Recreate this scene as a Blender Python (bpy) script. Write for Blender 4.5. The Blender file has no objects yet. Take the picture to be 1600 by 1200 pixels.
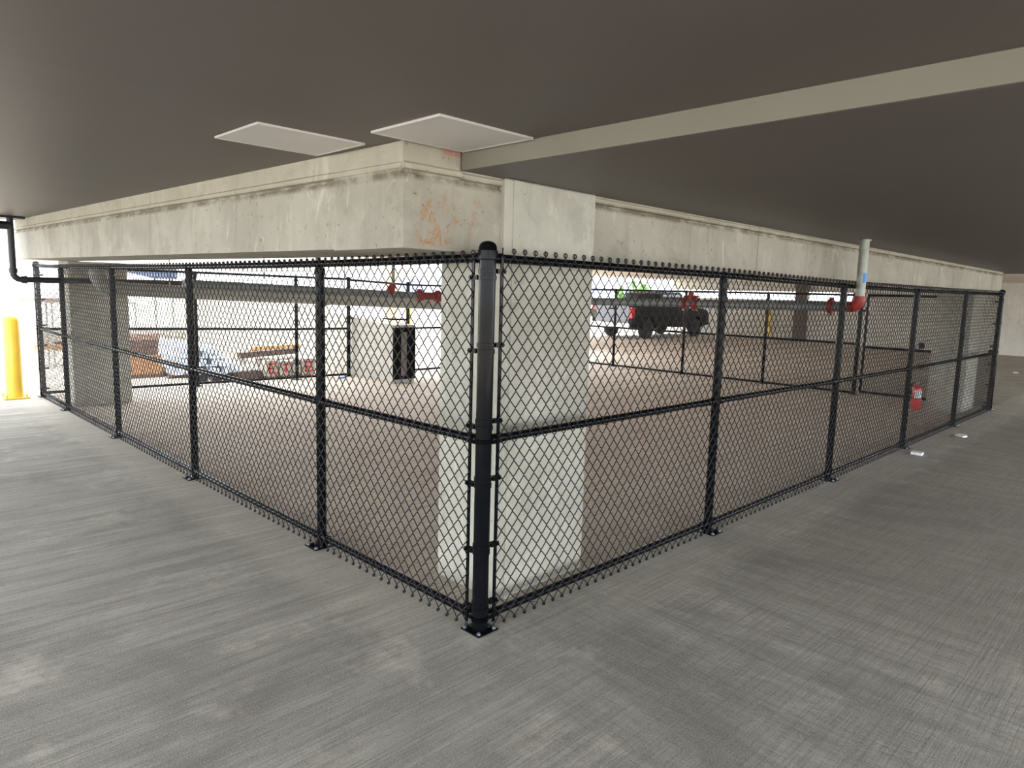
import bpy, math, random
import numpy as np
from mathutils import Vector, Matrix
random.seed(7)
rng = np.random.default_rng(11)
C = bpy.context.scene.collection
sc = bpy.context.scene

# ------------------------------------------------------------------ camera, sky, exposure
def make_camera():
    f_px, yaw, pitch, roll = 1086.6, math.radians(45.01), math.radians(7.474), math.radians(1.575)
    fw = Vector((math.cos(pitch)*math.cos(yaw), math.cos(pitch)*math.sin(yaw), -math.sin(pitch)))
    r = Vector((math.sin(yaw), -math.cos(yaw), 0)); u = r.cross(fw)
    c, s = math.cos(roll), math.sin(roll)
    r2 = r*c + u*s; u2 = -r*s + u*c
    cd = bpy.data.cameras.new('camera'); cam = bpy.data.objects.new('camera', cd); C.objects.link(cam)
    cd.sensor_fit = 'HORIZONTAL'; cd.sensor_width = 36.0; cd.lens = f_px/1600*36.0
    cd.clip_start = 0.05; cd.clip_end = 500
    M = Matrix.Identity(4)
    for i in range(3):
        M[i][0] = r2[i]; M[i][1] = u2[i]; M[i][2] = -fw[i]
    M[0][3], M[1][3], M[2][3] = -2.194, -2.374, 1.644
    cam.matrix_world = M
    sc.camera = cam
make_camera()

SKY = 4.0
world = bpy.data.worlds.new('sky'); sc.world = world; world.use_nodes = True
bg = world.node_tree.nodes['Background']
bg.inputs[0].default_value = (0.93, 0.97, 1.0, 1); bg.inputs[1].default_value = SKY
sun_d = bpy.data.lights.new('sun', 'SUN'); sun_d.energy = 2.5; sun_d.angle = math.radians(4); sun_d.color = (1, 0.93, 0.82)
sun = bpy.data.objects.new('sun', sun_d); C.objects.link(sun)
sun.rotation_euler = Vector((.46, .2, -.87)).to_track_quat('-Z', 'Y').to_euler()
sc.view_settings.view_transform = 'Standard'; sc.view_settings.look = 'None'
sc.view_settings.exposure = 0.95; sc.view_settings.gamma = 1.0; sc.view_settings.use_curve_mapping = False
sc.cycles.use_denoising = True
sc.cycles.max_bounces = 10; sc.cycles.diffuse_bounces = 7; sc.cycles.glossy_bounces = 4
sc.cycles.sample_clamp_indirect = 8.0

# ------------------------------------------------------------------ materials
def new_mat(name):
    m = bpy.data.materials.new(name); m.use_nodes = True
    nt = m.node_tree; b = nt.nodes['Principled BSDF']
    return m, nt, b
def srgb(r, g, b):
    f = lambda c: (c/255/12.92) if c/255 <= 0.04045 else ((c/255+0.055)/1.055)**2.4
    return (f(r), f(g), f(b), 1)
def N(nt, t, **kw):
    n = nt.nodes.new(t)
    for k, v in kw.items(): setattr(n, k, v)
    return n
def noise(nt, vec, scale, detail=4, rough=0.55, dist=0.0):
    n = N(nt, 'ShaderNodeTexNoise'); n.inputs['Scale'].default_value = scale; n.inputs['Detail'].default_value = detail
    n.inputs['Roughness'].default_value = rough; n.inputs['Distortion'].default_value = dist
    if vec is not None: nt.links.new(vec, n.inputs['Vector'])
    return n.outputs['Fac']
def mapping(nt, vec, scale=(1, 1, 1), loc=(0, 0, 0)):
    n = N(nt, 'ShaderNodeMapping'); n.inputs['Scale'].default_value = scale; n.inputs['Location'].default_value = loc
    nt.links.new(vec, n.inputs['Vector']); return n.outputs['Vector']
def math_(nt, op, a, b=None, c=None, clamp=False):
    n = N(nt, 'ShaderNodeMath', operation=op); n.use_clamp = clamp
    for i, v in enumerate((a, b, c)):
        if v is None: continue
        if isinstance(v, (int, float)): n.inputs[i].default_value = v
        else: nt.links.new(v, n.inputs[i])
    return n.outputs[0]
def ramp(nt, fac, lo, hi):
    n = N(nt, 'ShaderNodeMapRange'); n.interpolation_type = 'SMOOTHSTEP'
    nt.links.new(fac, n.inputs['Value']); n.inputs['From Min'].default_value = lo; n.inputs['From Max'].default_value = hi
    return n.outputs['Result']
def mix(nt, fac, a, b, mode='MIX'):
    n = N(nt, 'ShaderNodeMix', data_type='RGBA', blend_type=mode)
    for s, v in ((n.inputs[0], fac), (n.inputs[6], a), (n.inputs[7], b)):
        if isinstance(v, (int, float)): s.default_value = v
        elif isinstance(v, tuple): s.default_value = v
        else: nt.links.new(v, s)
    return n.outputs[2]
def bump(nt, h, strength, dist, b):
    n = N(nt, 'ShaderNodeBump'); n.inputs['Strength'].default_value = strength; n.inputs['Distance'].default_value = dist
    nt.links.new(h, n.inputs['Height']); nt.links.new(n.outputs[0], b.inputs['Normal'])
def coords(nt): return N(nt, 'ShaderNodeTexCoord').outputs['Object']
def xyz(nt, v):
    n = N(nt, 'ShaderNodeSeparateXYZ'); nt.links.new(v, n.inputs[0]); return n.outputs

def simple(name, col, rough=0.5, metal=0.0, vary=0.12, scale=8.0, coat=0.0, bmp=0.0, spec=0.5):
    spec_ = spec
    m, nt, b = new_mat(name)
    v = coords(nt); f = noise(nt, v, scale, 5, 0.6)
    d = tuple(c*(1-vary) for c in col[:3])+(1,); l = tuple(min(1, c*(1+vary)) for c in col[:3])+(1,)
    nt.links.new(mix(nt, ramp(nt, f, .3, .7), d, l), b.inputs['Base Color'])
    b.inputs['Specular IOR Level'].default_value = spec_; b.inputs['Roughness'].default_value = rough; b.inputs['Metallic'].default_value = metal
    if coat: b.inputs['Coat Weight'].default_value = coat
    if bmp: bump(nt, f, bmp, 0.01, b)
    return m

def floor_mat():
    m, nt, b = new_mat('broomed_concrete_floor')
    v = coords(nt); s = xyz(nt, v)
    big = noise(nt, v, 0.7, 6, 0.65, 0.6); med = noise(nt, v, 3.0, 7, 0.7, 0.4); fine = noise(nt, v, 140, 3, 0.75)
    blot = noise(nt, mapping(nt, v, (1, 1, 1), (7.3, 2.1, 0)), 2.1, 8, 0.75, 0.15)
    speck = noise(nt, v, 46, 2, 0.5); grit = noise(nt, v, 28, 6, 0.8)
    # broom strokes run across the lane; the slab right of the post is rippled the other way as well
    gx = noise(nt, mapping(nt, v, (1.4, 95, 1)), 1.0, 4, 0.75, 0.25)
    dirm = ramp(nt, math_(nt, 'ADD', math_(nt, 'SUBTRACT', s[0], s[1]), math_(nt, 'MULTIPLY', med, 1.6)), 0.2, 2.8)
    wx = noise(nt, mapping(nt, v, (0.8, 10, 1)), 1.0, 7, 0.75, 0.5)
    wy = noise(nt, mapping(nt, v, (9, 0.9, 1)), 1.0, 7, 0.75, 0.7)
    ripple = noise(nt, mapping(nt, v, (26, 7, 1)), 1.0, 4, 0.65, 1.0)
    wm = N(nt, 'ShaderNodeMix'); nt.links.new(dirm, wm.inputs[0]); nt.links.new(wx, wm.inputs[2]); nt.links.new(wy, wm.inputs[3])
    base = mix(nt, ramp(nt, wm.outputs[0], .3, .7), srgb(116, 112, 105), srgb(156, 152, 144))
    # tyre grime on the driving lanes, scuffs and dusty patches
    base = mix(nt, math_(nt, 'MULTIPLY', ramp(nt, big, .46, .70), 0.60), base, srgb(80, 76, 70))
    base = mix(nt, math_(nt, 'MULTIPLY', ramp(nt, blot, .52, .70), 0.55), base, srgb(186, 180, 170))
    base = mix(nt, math_(nt, 'MULTIPLY', ramp(nt, med, .54, .72), 0.40), base, srgb(100, 96, 90))
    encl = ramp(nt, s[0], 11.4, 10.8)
    beyond = math_(nt, 'MULTIPLY', ramp(nt, s[0], 10.8, 11.4), ramp(nt, s[1], .4, 5.0))  # pale tone carried past the far fence to make up for missing daylight
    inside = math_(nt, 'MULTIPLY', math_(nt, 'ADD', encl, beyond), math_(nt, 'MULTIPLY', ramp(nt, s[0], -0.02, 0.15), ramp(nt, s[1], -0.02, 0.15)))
    dust_light = mix(nt, ramp(nt, wm.outputs[0], .3, .7), srgb(192, 178, 163), srgb(218, 205, 190))  # enclosure dust, its colour lightened further to stand in for daylight
    dust_light = mix(nt, math_(nt, 'MULTIPLY', ramp(nt, blot, .5, .7), .4), dust_light, srgb(176, 160, 142))
    base = mix(nt, math_(nt, 'MULTIPLY', inside, 0.9), base, dust_light)
    lane = math_(nt, 'MULTIPLY', ramp(nt, s[1], -0.35, -0.75), ramp(nt, s[0], .6, 3.0))
    base = mix(nt, math_(nt, 'MULTIPLY', lane, 0.45), base, srgb(126, 112, 102))
    strip = math_(nt, 'MULTIPLY', ramp(nt, s[1], -0.55, -0.3), ramp(nt, s[1], 0.1, 0.0))
    strip = math_(nt, 'MULTIPLY', strip, ramp(nt, s[0], 0.2, 1.2))
    base = mix(nt, math_(nt, 'MULTIPLY', strip, 0.5), base, srgb(178, 172, 162))
    stripl = math_(nt, 'MULTIPLY', ramp(nt, s[0], -0.5, -0.25), ramp(nt, s[0], 0.1, 0.0))
    base = mix(nt, math_(nt, 'MULTIPLY', math_(nt, 'MULTIPLY', stripl, ramp(nt, s[1], 0, .5)), 0.45), base, srgb(180, 172, 160))
    base = mix(nt, math_(nt, 'MULTIPLY', ramp(nt, gx, .42, .66), 0.55), base, srgb(92, 88, 82))
    base = mix(nt, math_(nt, 'MULTIPLY', ramp(nt, fine, .35, .75), 0.30), base, srgb(206, 202, 194))
    base = mix(nt, math_(nt, 'MULTIPLY', ramp(nt, grit, .5, .72), 0.45), base, srgb(96, 92, 86))
    base = mix(nt, math_(nt, 'MULTIPLY', ramp(nt, speck, .76, .80), 0.6), base, srgb(222, 218, 210))
    base = mix(nt, math_(nt, 'MULTIPLY', ramp(nt, speck, .24, .20), 0.5), base, srgb(52, 48, 44))
    nt.links.new(base, b.inputs['Base Color'])
    b.inputs['Roughness'].default_value = 0.8; b.inputs['Specular IOR Level'].default_value = 0.3
    h = math_(nt, 'ADD', math_(nt, 'MULTIPLY', gx, 0.8), math_(nt, 'MULTIPLY', fine, 0.4))
    h = math_(nt, 'ADD', h, math_(nt, 'MULTIPLY', math_(nt, 'MULTIPLY', ripple, dirm), 1.6))
    bump(nt, h, 0.7, 0.008, b)
    return m

def concrete_mat(name, a, c, joints_x=(), rust=False, seed=0.0):
    m, nt, b = new_mat(name)
    pos = N(nt, 'ShaderNodeNewGeometry').outputs['Position']
    v = mapping(nt, pos, (1, 1, 1), (seed, seed*.7, 0)); s = xyz(nt, pos)
    big = noise(nt, v, 1.3, 6, 0.6, 0.5); med = noise(nt, v, 7, 6, 0.65)
    streak = noise(nt, mapping(nt, v, (9, 9, 0.7)), 1.0, 4, 0.6, 0.4)
    pit = noise(nt, v, 38, 2, 0.5); fine = noise(nt, v, 150, 2, 0.6)
    base = mix(nt, ramp(nt, big, .3, .7), a, c)
    base = mix(nt, math_(nt, 'MULTIPLY', ramp(nt, streak, .52, .72), 0.3), base, tuple(x*.6 for x in a[:3])+(1,))
    blotch = noise(nt, v, 3.2, 7, 0.7, 1.2)
    base = mix(nt, math_(nt, 'MULTIPLY', ramp(nt, blotch, .52, .66), 0.4), base, tuple(x*.72 for x in a[:3])+(1,))
    base = mix(nt, math_(nt, 'MULTIPLY', ramp(nt, med, .55, .75), 0.4), base, tuple(min(1, x*1.22) for x in c[:3])+(1,))
    lime = noise(nt, mapping(nt, v, (1.6, 1.6, .55), (3, 5, 1)), 3.4, 7, 0.75, 1.5)
    base = mix(nt, math_(nt, 'MULTIPLY', ramp(nt, lime, .56, .68), 0.45), base, tuple(min(1, x*1.45) for x in c[:3])+(1,))
    pm = ramp(nt, pit, .69, .74)
    base = mix(nt, math_(nt, 'MULTIPLY', pm, 0.55), base, srgb(92, 84, 70))
    if rust:
        hole = N(nt, 'ShaderNodeTexVoronoi'); hole.inputs['Scale'].default_value = 2.6; nt.links.new(v, hole.inputs['Vector'])
        wob = math_(nt, 'ADD', hole.outputs['Distance'], math_(nt, 'MULTIPLY', math_(nt, 'SUBTRACT', med, .5), .16))
        hm = math_(nt, 'MULTIPLY', ramp(nt, wob, .085, .055), ramp(nt, s[2], 2.19, 2.22))
        base = mix(nt, math_(nt, 'MULTIPLY', hm, .8), base, srgb(74, 66, 50))
        pk = math_(nt, 'MULTIPLY', ramp(nt, s[0], -.13, -.09), math_(nt, 'MULTIPLY', ramp(nt, s[2], 2.258, 2.272), ramp(nt, s[1], .23, .215)))
        base = mix(nt, math_(nt, 'MULTIPLY', math_(nt, 'MULTIPLY', pk, ramp(nt, med, .35, .6)), .65), base, srgb(186, 84, 78))
        led = math_(nt, 'SUBTRACT', s[2], math_(nt, 'ADD', 2.155, math_(nt, 'MULTIPLY', math_(nt, 'MAXIMUM', math_(nt, 'SUBTRACT', s[1], .21), 0.0), .0108)))
        darkening = math_(nt, 'MULTIPLY', ramp(nt, math_(nt, 'ABSOLUTE', led), .035, .004), ramp(nt, med, .35, .6))  # darker band along the ledge line, broken up by noise
        base = mix(nt, math_(nt, 'MULTIPLY', darkening, .75), base, srgb(84, 76, 56))
        upper = ramp(nt, led, .0, .03)
        base = mix(nt, math_(nt, 'MULTIPLY', upper, .25), base, srgb(186, 174, 150))
    for jx in joints_x:
        d = math_(nt, 'ABSOLUTE', math_(nt, 'SUBTRACT', s[0], jx))
        base = mix(nt, math_(nt, 'MULTIPLY', ramp(nt, d, .009, .003), 0.6), base, srgb(88, 82, 66))
    if rust:
        rn = noise(nt, mapping(nt, v, (17, 17, 13)), 1.0, 6, 0.75, 0.5)
        area = math_(nt, 'MULTIPLY', ramp(nt, s[0], -.30, -.22), ramp(nt, s[0], .26, .05))
        area = math_(nt, 'MULTIPLY', area, ramp(nt, s[1], .30, .22))
        area = math_(nt, 'MULTIPLY', area, math_(nt, 'MULTIPLY', ramp(nt, s[2], 2.14, 2.05), ramp(nt, s[2], 1.835, 1.86)))
        base = mix(nt, math_(nt, 'MULTIPLY', math_(nt, 'MULTIPLY', ramp(nt, rn, .50, .68), area), .75), base, srgb(160, 108, 52))
    nt.links.new(base, b.inputs['Base Color'])
    b.inputs['Roughness'].default_value = 0.85; b.inputs['Specular IOR Level'].default_value = 0.25
    h = math_(nt, 'SUBTRACT', math_(nt, 'ADD', math_(nt, 'MULTIPLY', med, .5), math_(nt, 'MULTIPLY', fine, .15)), math_(nt, 'MULTIPLY', pm, .5))
    bump(nt, h, 0.35, 0.01, b)
    return m

M = {}
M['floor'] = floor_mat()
M['ground'] = simple('sunlit_pavement', srgb(196, 190, 178), 0.9, vary=.08, scale=.6)
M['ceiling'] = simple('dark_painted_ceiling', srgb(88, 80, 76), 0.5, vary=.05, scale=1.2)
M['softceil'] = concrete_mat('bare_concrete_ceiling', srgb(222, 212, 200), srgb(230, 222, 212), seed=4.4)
M['step'] = simple('painted_slab_edge', srgb(118, 114, 102), 0.7, vary=.05, scale=1.5)
M['beam'] = concrete_mat('beam_concrete', srgb(152, 147, 136), srgb(172, 168, 157), joints_x=(3.05, 7.05, 9.4, 11.2), rust=True)
M['column'] = concrete_mat('column_concrete', srgb(166, 163, 152), srgb(186, 184, 174), seed=3.1)
M['ledge'] = concrete_mat('ledge_concrete', srgb(160, 156, 138), srgb(176, 172, 154), seed=6.3)
M['wallc'] = concrete_mat('wall_concrete', srgb(190, 186, 176), srgb(204, 200, 191), seed=9.4)
M['rampw'] = concrete_mat('ramp_wall_concrete', srgb(160, 156, 147), srgb(176, 172, 163), seed=1.7)
M['black'] = simple('black_coated_steel', (0.004, 0.0045, 0.006, 1), 0.11, vary=.2, scale=20, spec=.09)
M['wire'] = simple('black_vinyl_wire', (0.004, 0.004, 0.005, 1), 0.3, vary=.1, scale=20, spec=.3)
M['blackpipe'] = simple('black_plastic_pipe', (0.014, 0.015, 0.022, 1), 0.4, vary=.2)
M['zinc'] = simple('zinc_bolt', (0.30, 0.36, 0.42, 1), 0.35, metal=.9, vary=.25, scale=60)
M['galv'] = simple('galvanised_pipe', srgb(150, 154, 146), 0.5, metal=.35, vary=.15, scale=14)
M['graypipe'] = simple('grey_painted_pipe', srgb(116, 120, 120), 0.5, metal=.2, vary=.12, scale=6)
M['drain'] = simple('pale_drain_pipe', srgb(146, 146, 140), 0.5, vary=.08, scale=4)
M['redfit'] = simple('red_cast_fitting', srgb(138, 30, 24), 0.5, vary=.25, scale=30)
M['red'] = simple('red_gloss_paint', srgb(206, 24, 26), 0.3, vary=.1, coat=.4)
M['white'] = simple('white_paper', srgb(222, 224, 226), 0.6, vary=.08, scale=30)
M['yellow'] = simple('yellow_paint', srgb(222, 182, 58), 0.4, vary=.07, scale=5, coat=.2)
M['panel'] = simple('white_ceiling_board', srgb(196, 190, 185), 0.35, vary=.03, scale=3)
M['blue'] = simple('blue_plastic', srgb(46, 116, 190), 0.4)
M['bluetarp'] = simple('blue_canvas', srgb(120, 148, 206), 0.6)
M['carton'] = simple('brown_cardboard', srgb(158, 122, 92), 0.85, vary=.12, scale=12)
M['darkcarton'] = simple('dark_brown_block', srgb(104, 86, 80), 0.85, vary=.3, scale=30)
M['pale_brick'] = simple('faded_block', srgb(150, 128, 116), 0.85, vary=.2, scale=30)
M['lumber'] = simple('pine_lumber', srgb(196, 158, 110), 0.8, vary=.2, scale=6)
M['darkwood'] = simple('weathered_board', srgb(96, 82, 76), 0.85, vary=.25, scale=14)
M['metalstud'] = simple('bright_metal_channel', srgb(206, 212, 220), 0.4, metal=.5, vary=.12, scale=10)
M['cement'] = simple('grey_wrapped_bundle', srgb(176, 168, 158), 0.8, vary=.15, scale=16)
M['redmark'] = simple('red_spray_mark', srgb(214, 40, 62), 0.7)
M['truck'] = simple('black_car_paint', (0.004, 0.004, 0.005, 1), 0.25, vary=.1, spec=.15)
M['tailgate'] = simple('black_paint_sky_sheen', (0.10, 0.11, 0.16, 1), 0.25, vary=.1, coat=1.0)  # truck's black made paler and bluer here, imitating reflected sky
M['chrome'] = simple('chrome', (0.75, 0.76, 0.78, 1), 0.15, metal=1, vary=.05)
M['rubber'] = simple('rubber', (0.012, 0.012, 0.012, 1), 0.8)
M['tail'] = simple('red_lamp_lens', srgb(232, 26, 34), 0.2, vary=.1, coat=.5)
M['glass'] = simple('dark_window_glass', (0.02, 0.025, 0.03, 1), 0.08, vary=.1)
M['ventmesh'] = simple('vent_mesh', srgb(122, 110, 106), 0.6, vary=.2, scale=90)
M['building'] = simple('pale_render', srgb(206, 204, 214), 0.8, vary=.05, scale=.4)
M['bwindow'] = simple('hazy_window', srgb(150, 160, 196), 0.2, vary=.1, scale=.5)
M['tan'] = simple('tan_column_paint', srgb(206, 178, 136), 0.7)
M['green'] = simple('leaf_green', srgb(86, 120, 60), 0.7, vary=.35, scale=4)

# ------------------------------------------------------------------ mesh helpers
class MB:
    def __init__(s): s.v = []; s.f = []; s.sm = []
    def add(s, vs, fs, smooth=False):
        o = len(s.v); s.v += [tuple(p) for p in vs]; s.f += [tuple(i+o for i in f) for f in fs]; s.sm += [smooth]*len(fs); return s
    def box(s, x0, x1, y0, y1, z0, z1):
        vs = [(x, y, z) for z in (z0, z1) for y in (y0, y1) for x in (x0, x1)]
        return s.add(vs, [(0, 2, 3, 1), (4, 5, 7, 6), (0, 1, 5, 4), (1, 3, 7, 5), (3, 2, 6, 7), (2, 0, 4, 6)])
    def rbox(s, x0, x1, y0, y1, z0, z1, b=.01):
        """box with chamfered edges"""
        xs, ys, zs = (x0, x1), (y0, y1), (z0, z1)
        P = []; ids = {}
        for i in (0, 1):
            for j in (0, 1):
                for k in (0, 1):
                    for a in range(3):
                        q = [xs[i], ys[j], zs[k]]
                        for c in range(3):
                            if c != a: q[c] += b if (i, j, k)[c] == 0 else -b
                        ids[(i, j, k, a)] = len(P); P.append(tuple(q))
        F = []
        for a in range(3):
            o = [c for c in range(3) if c != a]
            for e in (0, 1):
                ring = []
                for (m, n) in ((0, 0), (1, 0), (1, 1), (0, 1)):
                    k = [0, 0, 0]; k[a] = e; k[o[0]] = m; k[o[1]] = n; ring.append(ids[(*k, a)])
                F.append(tuple(ring))
            for (m, n) in ((0, 0), (1, 0), (1, 1), (0, 1)):
                k0 = [0, 0, 0]; k0[o[0]] = m; k0[o[1]] = n; k1 = list(k0); k1[a] = 1
                F.append((ids[(*k0, o[0])], ids[(*k1, o[0])], ids[(*k1, o[1])], ids[(*k0, o[1])]))
        for i in (0, 1):
            for j in (0, 1):
                for k in (0, 1): F.append(tuple(ids[(i, j, k, a)] for a in range(3)))
        return s.add(P, F)
    def obox(s, c, ax, ay, az, hx, hy, hz):
        """oriented box: centre, unit axes, half sizes"""
        c = Vector(c); ax, ay, az = Vector(ax)*hx, Vector(ay)*hy, Vector(az)*hz
        vs = [c + ax*i + ay*j + az*k for k in (-1, 1) for j in (-1, 1) for i in (-1, 1)]
        return s.add(vs, [(0, 2, 3, 1), (4, 5, 7, 6), (0, 1, 5, 4), (1, 3, 7, 5), (3, 2, 6, 7), (2, 0, 4, 6)])
    def hexa(s, vs): return s.add(vs, [(0, 2, 3, 1), (4, 5, 7, 6), (0, 1, 5, 4), (1, 3, 7, 5), (3, 2, 6, 7), (2, 0, 4, 6)])
    def tube(s, pts, r, seg=12, caps=True):
        pts = [Vector(p) for p in pts]; n = len(pts); rs = r if isinstance(r, (list, tuple)) else [r]*n
        prev = None; vs = []
        for i, p in enumerate(pts):
            t = (pts[min(i+1, n-1)] - pts[max(i-1, 0)]).normalized()
            if prev is None:
                a = Vector((0, 0, 1)) if abs(t.z) < .9 else Vector((1, 0, 0)); prev = t.cross(a).normalized()
            e1 = (prev - t*prev.dot(t)).normalized(); prev = e1; e2 = t.cross(e1)
            vs += [p + (e1*math.cos(2*math.pi*k/seg) + e2*math.sin(2*math.pi*k/seg))*rs[i] for k in range(seg)]
        fs = [(i*seg+k, i*seg+(k+1) % seg, (i+1)*seg+(k+1) % seg, (i+1)*seg+k) for i in range(n-1) for k in range(seg)]
        s.add(vs, fs, True)
        if caps:
            o = len(s.v)-len(vs)
            s.f += [tuple(o+k for k in range(seg))[::-1], tuple(o+(n-1)*seg+k for k in range(seg))]; s.sm += [False, False]
        return s
    def lathe(s, prof, c=(0, 0, 0), axis='z', seg=20):
        """prof: (radius, height) pairs along the axis"""
        vs = []
        for r, h in prof:
            for k in range(seg):
                a = 2*math.pi*k/seg; p, q = r*math.cos(a), r*math.sin(a)
                vs.append({'z': (c[0]+p, c[1]+q, c[2]+h), 'y': (c[0]+q, c[1]+h, c[2]+p), 'x': (c[0]+h, c[1]+p, c[2]+q)}[axis])
        n = len(prof)
        fs = [(i*seg+k, i*seg+(k+1) % seg, (i+1)*seg+(k+1) % seg, (i+1)*seg+k) for i in range(n-1) for k in range(seg)]
        fs += [tuple(range(seg))[::-1], tuple((n-1)*seg+k for k in range(seg))]
        s.add(vs, fs); s.sm[-len(fs):-2] = [True]*(len(fs)-2)
        return s
    def prism(s, poly, axis, a, b, polyb=None):
        """poly: 2-D outline swept along an axis from a to b"""
        def P(p, h): return {'x': (h, p[0], p[1]), 'y': (p[0], h, p[1]), 'z': (p[0], p[1], h)}[axis]
        n = len(poly); polyb = polyb or poly
        vs = [P(p, a) for p in poly] + [P(p, b) for p in polyb]
        fs = [(i, (i+1) % n, n+(i+1) % n, n+i) for i in range(n)] + [tuple(range(n))[::-1], tuple(range(n, 2*n))]
        return s.add(vs, fs)
    def build(s, name, mat, parent=None):
        me = bpy.data.meshes.new(name)
        off = parent_world(parent)
        me.from_pydata([(x-off[0], y-off[1], z-off[2]) for x, y, z in s.v], [], s.f)
        me.polygons.foreach_set('use_smooth', s.sm); me.materials.append(mat)
        if any(s.sm): mark_sharp(me)
        fix_normals(me); me.update()
        return link(name, me, parent)
def parent_world(p):
    o = Vector((0, 0, 0))
    while p is not None: o += p.location; p = p.parent
    return o
def link(name, me, parent):
    o = bpy.data.objects.new(name, me); C.objects.link(o)
    if parent is not None: o.parent = parent
    return o
import bmesh
def fix_normals(me):
    bm = bmesh.new(); bm.from_mesh(me); bmesh.ops.recalc_face_normals(bm, faces=bm.faces); bm.to_mesh(me); bm.free()
def mark_sharp(me):
    try: me.set_sharp_from_angle(angle=math.radians(40))
    except Exception: pass
def tag(o, label=None, cat=None, group=None, kind=None):
    for k, v in (('label', label), ('category', cat), ('group', group), ('kind', kind)):
        if v: o[k] = v
    return o
def thing(name, loc, label, cat, group=None):
    o = bpy.data.objects.new(name, None); o.empty_display_size = .1; C.objects.link(o); o.location = loc
    return tag(o, label, cat, group)
def copy_tree(o, parent=None):
    c = o.copy(); C.objects.link(c)
    if parent is not None: c.parent = parent
    for ch in list(o.children): copy_tree(ch, c)
    return c
def struct(name, mb, mat): return tag(mb.build(name, mat), kind='structure')
def arc(c, r, a0, a1, ex, ey, n=8):
    ex, ey, c = Vector(ex), Vector(ey), Vector(c)
    return [c + ex*(r*math.cos(a0+(a1-a0)*i/n)) + ey*(r*math.sin(a0+(a1-a0)*i/n)) for i in range(n+1)]
PI = math.pi

# ------------------------------------------------------------------ structure
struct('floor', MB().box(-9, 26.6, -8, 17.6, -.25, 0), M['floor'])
struct('ground', MB().box(-90, 120, -90, 120, -.6, -.26), M['ground'])
def ceil_slab(z, x0, x1, y0, y1, top=2.75): return MB().box(x0, x1, y0, y1, z, top)
EX, EY = -4.6, -6.0                        # open edges of the deck behind the camera
cu = MB().hexa([(EX, EY, 2.29), (-.0, EY, 2.29), (EX, .2, 2.29), (-.0, .2, 2.29), (EX, EY, 2.8), (0, EY, 2.8), (EX, .2, 2.8), (0, .2, 2.8)])
cu.hexa([(EX, .2, 2.29), (-.0, .2, 2.29), (EX, 8.6, 2.39), (-.0, 8.6, 2.39), (EX, .2, 2.8), (0, .2, 2.8), (EX, 8.6, 2.8), (0, 8.6, 2.8)])
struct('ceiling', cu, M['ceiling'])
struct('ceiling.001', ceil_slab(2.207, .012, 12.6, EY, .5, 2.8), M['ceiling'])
struct('ceiling.004', ceil_slab(2.207, .012, 12.6, .5, 8.6, 2.8), M['softceil'])
struct('ceiling.002', ceil_slab(2.42, 12.6, 26.7, EY, 16, 2.8), M['softceil'])
struct('trim_1', MB().box(0, .012, EY, .195, 2.2068, 2.292), M['step'])
struct('ceiling.003', MB().box(.0, 12.6, 17.95, 30, 2.3, 2.8), M['softceil'])
struct('trim_2', MB().box(.0, 12.6, 17.6, 17.95, 2.12, 2.8), M['wallc'])
# back wall with its opening under the spandrel
struct('wall_right', MB().box(26.3, 26.6, -7, 7.6, 0, 2.42).box(26.3, 26.6, 7.6, 15.6, 0, 1.66).box(26.3, 26.6, 7.6, 15.6, 2.0, 2.42).box(26.28, 26.3, -7, 7.6, 1.24, 1.265), M['wallc'])

# beams
def beam_profile(o, zs, zg, zt, sgn, w):
    """o: face coordinate, sgn: direction from face into the beam; returns (coordinate, z) outline"""
    f = lambda d: o + sgn*d
    p = [(f(0), zs), (f(0), zg-.012), (f(.016), zg-.008), (f(.016), zg+.004), (f(-.006), zg+.010), (f(-.006), zg+.032), (f(.004), zg+.042)]
    if zt > zg+.06: p += [(f(.004), zt), (f(w), zt)]
    else: p += [(f(.004), zt), (f(w), zt)] if zt > zg+.043 else [(f(w), zg+.042)]
    return p + [(f(w), zs)]
bl = thing('concrete_beam', (-.03, 4.4, 1.83), 'long pale concrete beam over the left run of fence, with a ledge line near its top', 'beam')
m = MB().prism(beam_profile(-.33, 1.83, 2.165, 2.29, 1, .58), 'y', .21, 8.56, beam_profile(-.33, 1.90, 2.255, 2.39, 1, .58))
m.build('beam_body', M['beam'], bl)
br = thing('concrete_beam', (6, .5, 1.83), 'long pale concrete beam over the right run of fence, rust-stained at its near end', 'beam')
m = MB().prism(beam_profile(.2, 1.83, 2.158, 2.206, 1, .58), 'x', .0, 11.9, beam_profile(.2, 1.885, 2.158, 2.206, 1, .58))
m.prism(beam_profile(.2, 1.83, 2.165, 2.29, 1, .58), 'x', -.33, .0)
m.build('beam_body', M['beam'], br)

# columns
def column(x0, x1, y0, y1, z1, label, strip=False):
    t = thing('concrete_column', ((x0+x1)/2, (y0+y1)/2, 0), label, 'column')
    MB().rbox(x0, x1, y0, y1, 0, z1, .008).build('shaft', M['column'], t)
    if strip:
        MB().box(x0+.055, x0+.125, y0-.006, y0+.003, .0, z1-.005).build('patched_strip', M['column'], t)
    return t
column(.268, .985, .17, .67, 2.206, 'broad pale concrete column just behind the corner post of the fence', True)
column(.12, .815, 8.06, 8.55, 1.895, 'shaded concrete column behind the far left end of the fence')
column(10.06, 10.78, .19, .68, 1.88, 'grey concrete column at the far right end of the enclosure, behind the mesh')

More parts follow.
